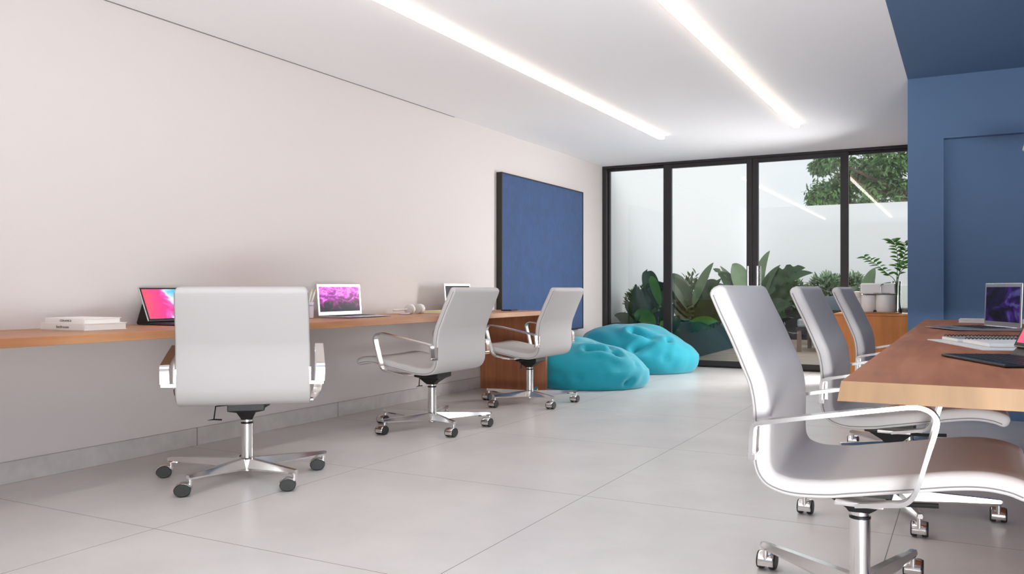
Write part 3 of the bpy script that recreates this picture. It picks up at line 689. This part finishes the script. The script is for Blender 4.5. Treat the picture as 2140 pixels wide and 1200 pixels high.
# ------------------------------------------------------------------ bean bags
def beanbag(label, c, rx, ry, h, rz, creases, seed, peak, full=.75):
    bm = B(); nu, nv = 96, 56; vr = []
    for j in range(nv+1):
        v = j/nv
        phi = -math.pi/2+math.pi*v
        ring = []
        for i in range(nu):
            th = 2*math.pi*i/nu
            cz, cr = math.sin(phi), math.cos(phi)
            r = cr**full if cr > 0 else 0
            x, y = r*math.cos(th), r*math.sin(th)
            z = (.36+.64*abs(cz)**1.15) if cz > 0 else (.36-.36*min(1, abs(cz)**.8*1.9))
            # lean of the peak
            if cz > 0:
                x += peak[0]*cz; y += peak[1]*cz
            p = Vector((x*rx, y*ry, z*h))
            nn = Vector((x, y, max(.0, cz)+.15)).normalized()
            f = .035*noise.noise(Vector((x*1.5+seed, y*1.5, z*2.0)))+.015*noise.noise(Vector((x*4+seed, y*4, z*4)))
            dsp = 0
            for (ax, ay, az, bx2, by2, bz2, wd, dp) in creases:
                A = Vector((ax, ay, az)); D = Vector((bx2, by2, bz2))-A; q = Vector((p.x, p.y, p.z))-A
                tt = max(0, min(1, q.dot(D)/D.length_squared)); dist = (q-D*tt).length
                dsp -= 1.35*dp*math.exp(-(dist/wd)**2)*(1-.5*tt)
                dsp += dp*.45*math.exp(-((dist-wd*2.2)/(wd*1.3))**2)*(1-.5*tt)
            k = min(1, max(0, p.z/(.12*h)))
            p += nn*(f+dsp)*k
            p.z = max(.002, p.z)
            ring.append(p)
        vr.append(ring)
    rings(bm, vr)
    bmesh.ops.remove_doubles(bm, verts=bm.verts, dist=.0005)
    o = obj('bean_bag', bm, M['teal'], smooth=True, ang=180)
    o.location = c; o.rotation_euler = (0, 0, rz)
    tag(o, label, 'bean bag', 'teal bean bags')
    return o
# local axes: x across the view (image right), y away from the camera
beanbag('teal bean bag beside the end panel of the wall desk', (8.35*FW[0]+.78*RT[0], 8.35*FW[1]+.78*RT[1], 0), .57, .5, .47, YAW, [
    (-.06, -.32, .36, .20, -.30, .30, .035, .075), (.02, -.40, .27, -.18, -.47, .12, .028, .05), (.38, -.26, .20, .30, -.42, .06, .03, .06), (.20, -.30, .30, .1, -.1, .42, .04, .05), (-.4, -.2, .3, -.3, -.4, .1, .04, .03)], 2.3, (-.34, .05), 1.0)
beanbag('teal bean bag standing behind, close to the glass doors', (9.85*FW[0]+1.47*RT[0], 9.85*FW[1]+1.47*RT[1], 0), .68, .52, .55, YAW, [
    (-.10, -.30, .45, .08, -.36, .38, .04, .085), (-.12, -.48, .27, .05, -.42, .33, .035, .07), (.26, -.33, .34, .5, -.22, .22, .03, .06), (.26, -.33, .34, .2, -.48, .18, .03, .05), (.38, -.36, .12, .40, -.34, .2, .03, .05), (-.5, -.2, .35, -.35, -.4, .2, .05, .03)], 8.1, (-.2, .1), .85)

# ------------------------------------------------------------------ courtyard
GYB = 18.3
struct(bx('floor_deck', (-3.32, 3.5, YB+.16, 16.6, -.12, -.005), M['deck']))
struct(bx('wall_garden_left', (XL-.3, XL, YB+.16, GYB+.3, -.1, 2.65), M['gwall']))
struct(bx('wall_garden_back', (XL, 4.5, GYB, GYB+.3, -.1, 2.66), M['gwall']))
def planter(label, x0, x1, y0, y1, h, skip):
    t = thing('planter', label, 'planter', ((x0+x1)/2, (y0+y1)/2, 0), 0, 'black garden planters')
    cx, cy = (x0+x1)/2, (y0+y1)/2
    bm = B(); w = .05
    for dims in (((x0, x1, y0, y0+w), (x0, x1, y1-w, y1), (x0, x0+w, y0+w, y1-w), (x1-w, x1, y0+w, y1-w))): box(bm, dims[0]-cx, dims[1]-cx, dims[2]-cy, dims[3]-cy, -.12, h)
    obj('wall', bm, M['planter'], t, bevel=.004)
    bm = B(); box(bm, x0+w-cx, x1-w-cx, y0+w-cy, y1-w-cy, -.12, h-.05); label_part(obj('soil', bm, M['soil'], t), 'dark soil')
planter('long black planter along the left garden wall', XL+.008, -3.32, YB+.2, 16.58, .5, 0)
planter('long black planter along the back garden wall', XL+.008, 4.2, 16.6, GYB-.008, .56, 0)

def big_leaf(bm, base, mid, tip, W, nrm, notches=(), fold=.25):
    P = [base.lerp(mid, t).lerp(mid.lerp(tip, t), t) for t in [k/16 for k in range(17)]]
    rows = []
    for k, p in enumerate(P):
        u = k/16
        tg = (P[min(16, k+1)]-P[max(0, k-1)]).normalized()
        s = tg.cross(nrm).normalized(); up = s.cross(tg).normalized()
        w = W*.5*(math.sin(math.pi*min(1, u**.75)))**.75 if 0 < k < 16 else .003
        row = []
        for q, sg in ((1, -1), (.55, -1), (0, 0), (.55, 1), (1, 1)):
            ww = w*q
            if abs(q) == 1 and any(abs(u-nu) < .032 and sg == ns for nu, ns in notches): ww *= .12
            row.append(bm.verts.new(p+s*(ww*sg)+up*(fold*ww-.4*fold*ww*q)))
        rows.append(row)
    for a, b in zip(rows, rows[1:]):
        for i in range(4): bm.faces.new((a[i], a[i+1], b[i+1], b[i]))
VIEW = Vector((FW[0], FW[1], 0))
def leafy_plant(name, label, root, leaves, cat_='plant', group='broad leaved garden plants'):
    """root: where it grows; leaves: (base, mid, tip, width, material, notches)"""
    t = thing(name, label, cat_, tuple(root), 0, group)
    for (a, b, c, W, m, nt_) in leaves:
        bm = B(); tube(bm, cat([Vector((0, 0, 0)), (a-root)*.55+Vector((0, 0, .06)), a-root], 5), .016, 6)
        sm = obj('stalk', bm, M['stem'], t, smooth=True)
        bm = B(); big_leaf(bm, a-root, b-root, c-root, W*.62, -VIEW+Vector((0, 0, .35))+rnd(.45), nt_)
        obj('leaf', bm, M[m], t, smooth=True, ang=180, recalc=False)
    return t
def LP(Y, *pts): return [onY(x, y, Y) for x, y in pts]
def root(px, Y, z): v = onY(px, 600, Y); return Vector((v.x, v.y, z))
# --- plants seen through the left pane
def plantset(name, label, Y, rpx, zr, specs):
    r = root(rpx, Y, zr); L = []
    for (p0, p1, p2, W, m, nt_) in specs:
        dy = random.uniform(-.12, .12) if m != 'leafbright' else -.17
        a, b, c = LP(Y+dy, p0, p1, p2); L.append((a, b, c, W, m, nt_))
    n0 = len(L)
    for k in range(n0):
        a, b, c, W, m, nt_ = L[k]
        sh = Vector((random.uniform(-.14, .14), random.uniform(-.05, .25), random.uniform(-.22, -.06)))
        if c.x+sh.x < XL+.1: sh.x = .05
        L.append((a+sh*.4, b+sh, c+sh*1.2+Vector((random.uniform(-.05, .12), 0, 0)), W*.85, random.choice(('leafdark', 'leaf', 'leafdark')), ()))
    return leafy_plant(name, label, r, L)
NT = ((.3, 1), (.42, -1), (.55, 1), (.62, -1), (.72, 1), (.82, -1))
plantset('rubber_plant', 'dark glossy broad-leaved plant by the left pane of the glass wall', 10.55, 1345, .45, [
    ((1376, 665), (1350, 560), (1352, 567), .42, 'leafdark', ()), ((1370, 670), (1340, 590), (1398, 600), .44, 'leafdark', ()),
    ((1350, 670), (1325, 615), (1330, 598), .26, 'leafdark', ()), ((1345, 680), (1312, 640), (1308, 628), .22, 'leafdark', ()),
    ((1350, 690), (1302, 655), (1284, 660), .22, 'leafdark', ()), ((1368, 690), (1338, 640), (1330, 672), .36, 'leafbright', ()), ((1380, 640), (1362, 575), (1358, 580), .2, 'leafbright', ()),
    ((1360, 700), (1335, 680), (1322, 700), .28, 'leafdark', ()), ((1385, 690), (1400, 640), (1392, 625), .3, 'leafdark', ()),
    ((1365, 690), (1352, 650), (1362, 632), .34, 'leafdark', ()), ((1340, 690), (1320, 665), (1332, 655), .28, 'leafdark', ()),
    ((1378, 705), (1395, 680), (1380, 672), .3, 'leafbright', ()), ((1350, 700), (1345, 645), (1325, 640), .32, 'leafdark', ())])
plantset('bird_of_paradise_plant', 'broad-leaved plant with a leaf folded over, just right of the first door frame', 11.6, 1420, .45, [
    ((1450, 660), (1405, 560), (1400, 590), .42, 'leaf', ()), ((1440, 650), (1425, 600), (1405, 580), .40, 'leaf', ()),
    ((1448, 640), (1468, 575), (1491, 549), .20, 'leafpale', ()), ((1455, 650), (1472, 585), (1500, 588), .26, 'leafdark', ()),
    ((1440, 670), (1420, 640), (1410, 625), .40, 'leafdark', ()), ((1455, 680), (1480, 630), (1495, 620), .40, 'leafdark', ()),
    ((1430, 690), (1470, 665), (1500, 672), .26, 'leafbright', ()), ((1420, 690), (1440, 650), (1450, 640), .4, 'leafdark', ()), ((1425, 700), (1400, 690), (1390, 690), .34, 'leafdark', ())])
plantset('bird_of_paradise_plant', 'broad-leaved plant with torn leaves on the left of the door handles', 13.8, 1515, .45, [
    ((1556, 640), (1520, 570), (1490, 562), .30, 'leaf', NT), ((1560, 640), (1535, 590), (1505, 556), .24, 'leaf', NT[1:4]),
    ((1560, 630), (1545, 560), (1530, 552), .46, 'leafpale', ()), ((1520, 660), (1500, 610), (1512, 600), .34, 'leafdark', ()),
    ((1540, 670), (1515, 640), (1490, 650), .4, 'leafdark', ()), ((1530, 680), (1550, 640), (1570, 650), .4, 'leafdark', ())])
plantset('bird_of_paradise_plant', 'tall broad-leaved plant with one upright leaf on the right of the door handles', 15.6, 1574, .45, [
    ((1582, 650), (1578, 560), (1609, 524), .34, 'leafpale', ()), ((1586, 660), (1600, 600), (1584, 560), .28, 'leaf', ()),
    ((1590, 625), (1625, 560), (1683, 560), .50, 'leafdark', NT), ((1600, 640), (1640, 600), (1668, 588), .34, 'leafdark', NT[2:]),
    ((1600, 660), (1620, 630), (1650, 640), .5, 'leafdark', ()), ((1580, 670), (1570, 640), (1560, 655), .45, 'leafdark', ())])
plantset('bird_of_paradise_plant', 'broad-leaved plant with pointed leaves around the last door frame', 17.2, 1780, .5, [
    ((1757, 640), (1745, 580), (1715, 580), .34, 'leaf', ()), ((1800, 640), (1815, 580), (1829, 560), .36, 'leafpale', ()),
    ((1790, 640), (1790, 610), (1776, 600), .5, 'leaf', ()), ((1800, 640), (1830, 605), (1862, 590), .34, 'leafpale', ()),
    ((1770, 650), (1765, 615), (1750, 605), .4, 'leaf', ())])
# --- fine-leaved shrubs: each one plant, its foliage uncountable
def shrub(label, c, rx, ry, rz_, n, L, m, zfoot, name='shrub', per=None):
    t = thing(name, label, 'shrub', (c.x, c.y, zfoot), 0, 'fine leaved garden shrubs')
    o0 = Vector((c.x, c.y, zfoot))
    bm = B()
    for k in range(7):
        q = Vector((random.uniform(-.6, .6)*rx, random.uniform(-.6, .6)*ry, random.uniform(-.1, .8)*rz_))
        tube(bm, [(0, 0, 0), ((c+q)-o0)*.5+Vector((0, 0, .05)), (c+q)-o0], [.012, .008, .004], 5)
    obj('stem', bm, M['bark'], t, smooth=True)
    bm = B()
    for k in range(n):
        d = rnd().normalized(); u = random.random()**.45
        p = c+Vector((d.x*rx*u, d.y*ry*u, d.z*rz_*u))
        p += Vector((0, 0, .05*noise.noise(p*4)))
        if p.z < zfoot+.02: p.z = zfoot+.02+random.random()*.1
        small_leaf(bm, p-o0, (d*.8+Vector((0, 0, .35))+rnd(.7)).normalized(), L*random.uniform(.7, 1.3), L*.38, Vector((0, -.5, 1))+rnd(.5))
    o = obj('foliage', bm, M[m], t, smooth=True, recalc=False); o['kind'] = 'stuff'
def SH(label, px, py, Y, wpx, hpx, n, L, m, zf):
    c = onY(px, py, Y); e = onY(px+wpx, py, Y); d = (e-c).length
    shrub(label, c, d, d*.8, hpx*d/wpx, n, L, m, zf)
SH('fine-leaved shrub behind the dark broad leaves by the left pane', 1335, 640, 10.75, 30, 38, 500, .07, 'shrub', .45)
SH('wispy shrub between the first two broad-leaved garden plants', 1450, 612, 12.4, 34, 38, 420, .10, 'shrub', .45)
SH('dense low shrub between the second and third broad-leaved garden plants', 1500, 655, 13.2, 50, 40, 800, .11, 'shrub', .45)
SH('wide fine-leaved shrub under the torn dark leaves, right of the door handles', 1640, 622, 16.9, 62, 34, 1500, .12, 'shrub', .51)
SH('pale fine-leaved shrub left of the last door frame', 1728, 606, 17.3, 40, 34, 900, .11, 'leafpale', .51)
SH('small dome shaped shrub right of the last door frame', 1780, 596, 17.6, 22, 26, 500, .10, 'leafpale', .51)
SH('low shrub spilling over the planter beside the back bean bag', 1480, 690, 11.9, 52, 32, 600, .10, 'leafdark', .45)

# --- tree beyond the garden wall
def tree():
    t = thing('tree', 'leafy green tree rising beyond the back garden wall', 'tree', (0.6, 22.5, -.1))
    o0 = Vector((.6, 22.5, -.1))
    blobs = []
    Yt = 22.0
    for px, py, w, hh in ((1735, 395, 62, 30), (1702, 412, 32, 13), (1715, 350, 26, 16), (1790, 400, 60, 40), (1850, 400, 70, 40), (1740, 335, 36, 22), (1800, 340, 60, 34), (1860, 330, 70, 44), (1910, 360, 70, 70), (1770, 370, 40, 26), (1830, 370, 60, 40), (1720, 408, 48, 16), (1960, 330, 90, 90), (1900, 260, 100, 70), (1840, 280, 60, 40)):
        c = onY(px, py, Yt); e = onY(px+w, py, Yt); r = (e-c).length; blobs.append((c+Vector((0, random.uniform(-.5, 1.2), 0)), r, hh*r/w))
    bm = B()
    tube(bm, [(0, 0, 0), (.1, .1, 2.2), (0, 0, 4)], [.2, .16, .1], 10)
    for c, r, h in blobs: tube(bm, [(.1, .1, 2.4), (c-o0)*.6+Vector((0, 0, .9)), c-o0], [.09, .05, .015], 6)
    obj('trunk', bm, M['bark'], t, smooth=True)
    bm = B()
    for c, r, h in blobs:
        for k in range(int(900*max(1, r*1.1))):
            d = rnd().normalized(); u = random.random()**.4
            p = c+Vector((d.x*r*u, d.y*r*u*.8, d.z*h*u))
            if noise.noise(p*2.2) < -.22: continue
            small_leaf(bm, p-o0, (rnd()+Vector((0, 0, -.15))).normalized(), random.uniform(.09, .15), .055, Vector((0, -.6, 1))+rnd(.6))
    o = obj('crown', bm, M['treeleaf'], t, smooth=True, recalc=False); o['kind'] = 'stuff'
tree()

# --- outdoor furniture
p = onZ(1671, 736, 0)
t = thing('garden_bench', 'dark low garden bench with a pale cushion on the timber deck', 'bench', (p.x+.35, p.y+.15, -.005))
bm = B(); box(bm, -.42, .55, -.1, .95, .33, .37); obj('seat_frame', bm, M['dark'], t, bevel=.004)
bm = B(); box(bm, -.42, .55, .9, .95, .37, .62); obj('backrest', bm, M['dark'], t, bevel=.004)
for x, y in ((-.37, -.06), (.5, -.06), (-.37, .9), (.5, .9)):
    bm = B(); box(bm, x-.03, x+.03, y-.03, y+.03, .001, .33); label_part(obj('leg', bm, M['brownleg'], t, bevel=.003), 'brown wooden leg')
bm = B(); box(bm, -.40, .25, -.08, .5, .372, .50); label_part(obj('cushion', bm, M['cush'], t, bevel=.03), 'pale grey cushion')
p = onY(1752, 660, 15.2)
t = thing('garden_armchair', 'rounded charcoal garden armchair behind the table chairs, seen through the glass', 'armchair', (p.x, 15.3, -.005))
bm = B()
for k in range(13):
    a0 = R(-20+220*k/12)
rr = []
for k in range(15):
    a = R(-15+210*k/14); rr.append([Vector((r*math.cos(a), r*math.sin(a)*.9, z)) for r, z in ((.40, .3), (.52, .3), (.55, .6), (.53, .80), (.49, .83), (.44, .80), (.41, .6))])
rings(bm, rr); obj('backrest', bm, M['cushd'], t, smooth=True, ang=60)
bm = B(); lathe(bm, [(0, .3), (.44, .3), (.46, .34), (.45, .44), (.4, .47), (0, .475)], 28); obj('seat', bm, M['cushd'], t, smooth=True, ang=60)
for a in (45, 135, 225, 315):
    bm = B(); tube(bm, [(.36*math.cos(R(a)), .33*math.sin(R(a)), .001), (.33*math.cos(R(a)), .30*math.sin(R(a)), .3)], .02, 8); obj('leg', bm, M['dark'], t, smooth=True)

# ------------------------------------------------------------------ world, lights, camera
sc = bpy.context.scene
w = bpy.data.worlds.new('sky'); sc.world = w; w.use_nodes = True; nt = w.node_tree
bg = nt.nodes['Background']; tc = N(nt, 'ShaderNodeTexCoord')
no = N(nt, 'ShaderNodeTexNoise'); no.inputs['Scale'].default_value = 3.2; no.inputs['Detail'].default_value = 5
nt.links.new(tc.outputs['Generated'], no.inputs['Vector'])
rp = N(nt, 'ShaderNodeValToRGB'); e = rp.color_ramp.elements
e[0].position = .35; e[0].color = (.80, .86, .92, 1); e[1].position = .65; e[1].color = (.95, .96, .97, 1)
nt.links.new(no.outputs['Fac'], rp.inputs['Fac']); nt.links.new(rp.outputs['Color'], bg.inputs['Color'])
bg.inputs['Strength'].default_value = .62
def area(name, loc, to, sx, sy, power, col=(1, 1, 1), spread=180):
    l = bpy.data.lights.new(name, 'AREA'); l.shape = 'RECTANGLE'; l.size = sx; l.size_y = sy; l.energy = power; l.color = col; l.spread = R(spread)
    o = bpy.data.objects.new(name, l); COL.objects.link(o); o.location = loc
    o.rotation_euler = (Vector(to)-Vector(loc)).to_track_quat('-Z', 'Y').to_euler(); return o
# added fill lamp, unseen behind the camera, tilted up to brighten the ceiling
area('rear_up_fill', (.75, -.95, .2), (-.9, 2.2, 2.5), 3.4, .9, 100, (.95, .985, 1), 96)
# added fill lamp hidden behind the blue corner, brightens the far end
area('side_fill', (XR-.03, 9.5, 1.15), (XL+.6, 7.4, .5), 1.2, 1.7, 72, (1, .985, .97), 120)
area('rear_fill', (.78, YF+.12, .95), (-1.6, 5, .8), 3.4, 1.8, 80, (.97, .985, 1))  # added fill before the closed rear wall, lifts the shadows
sun = bpy.data.lights.new('hazy_sun', 'SUN'); sun.energy = 1.15; sun.angle = R(50)
so = bpy.data.objects.new('hazy_sun', sun); COL.objects.link(so); so.rotation_euler = Vector((-.75, .42, -.75)).to_track_quat('-Z', 'Y').to_euler()

cam = bpy.data.cameras.new('camera'); co = bpy.data.objects.new('camera', cam); COL.objects.link(co)
cam.sensor_fit = 'HORIZONTAL'; cam.sensor_width = 36; cam.lens = F/2140*36
cam.shift_y = (CY-600)/2140; cam.clip_start = .02
co.location = (0, 0, EYE); co.rotation_euler = (R(90), 0, YAW)
sc.camera = co
sc.view_settings.view_transform = 'Standard'; sc.view_settings.look = 'None'
sc.view_settings.gamma = 1; sc.view_settings.use_curve_mapping = False
sc.view_settings.exposure = .76
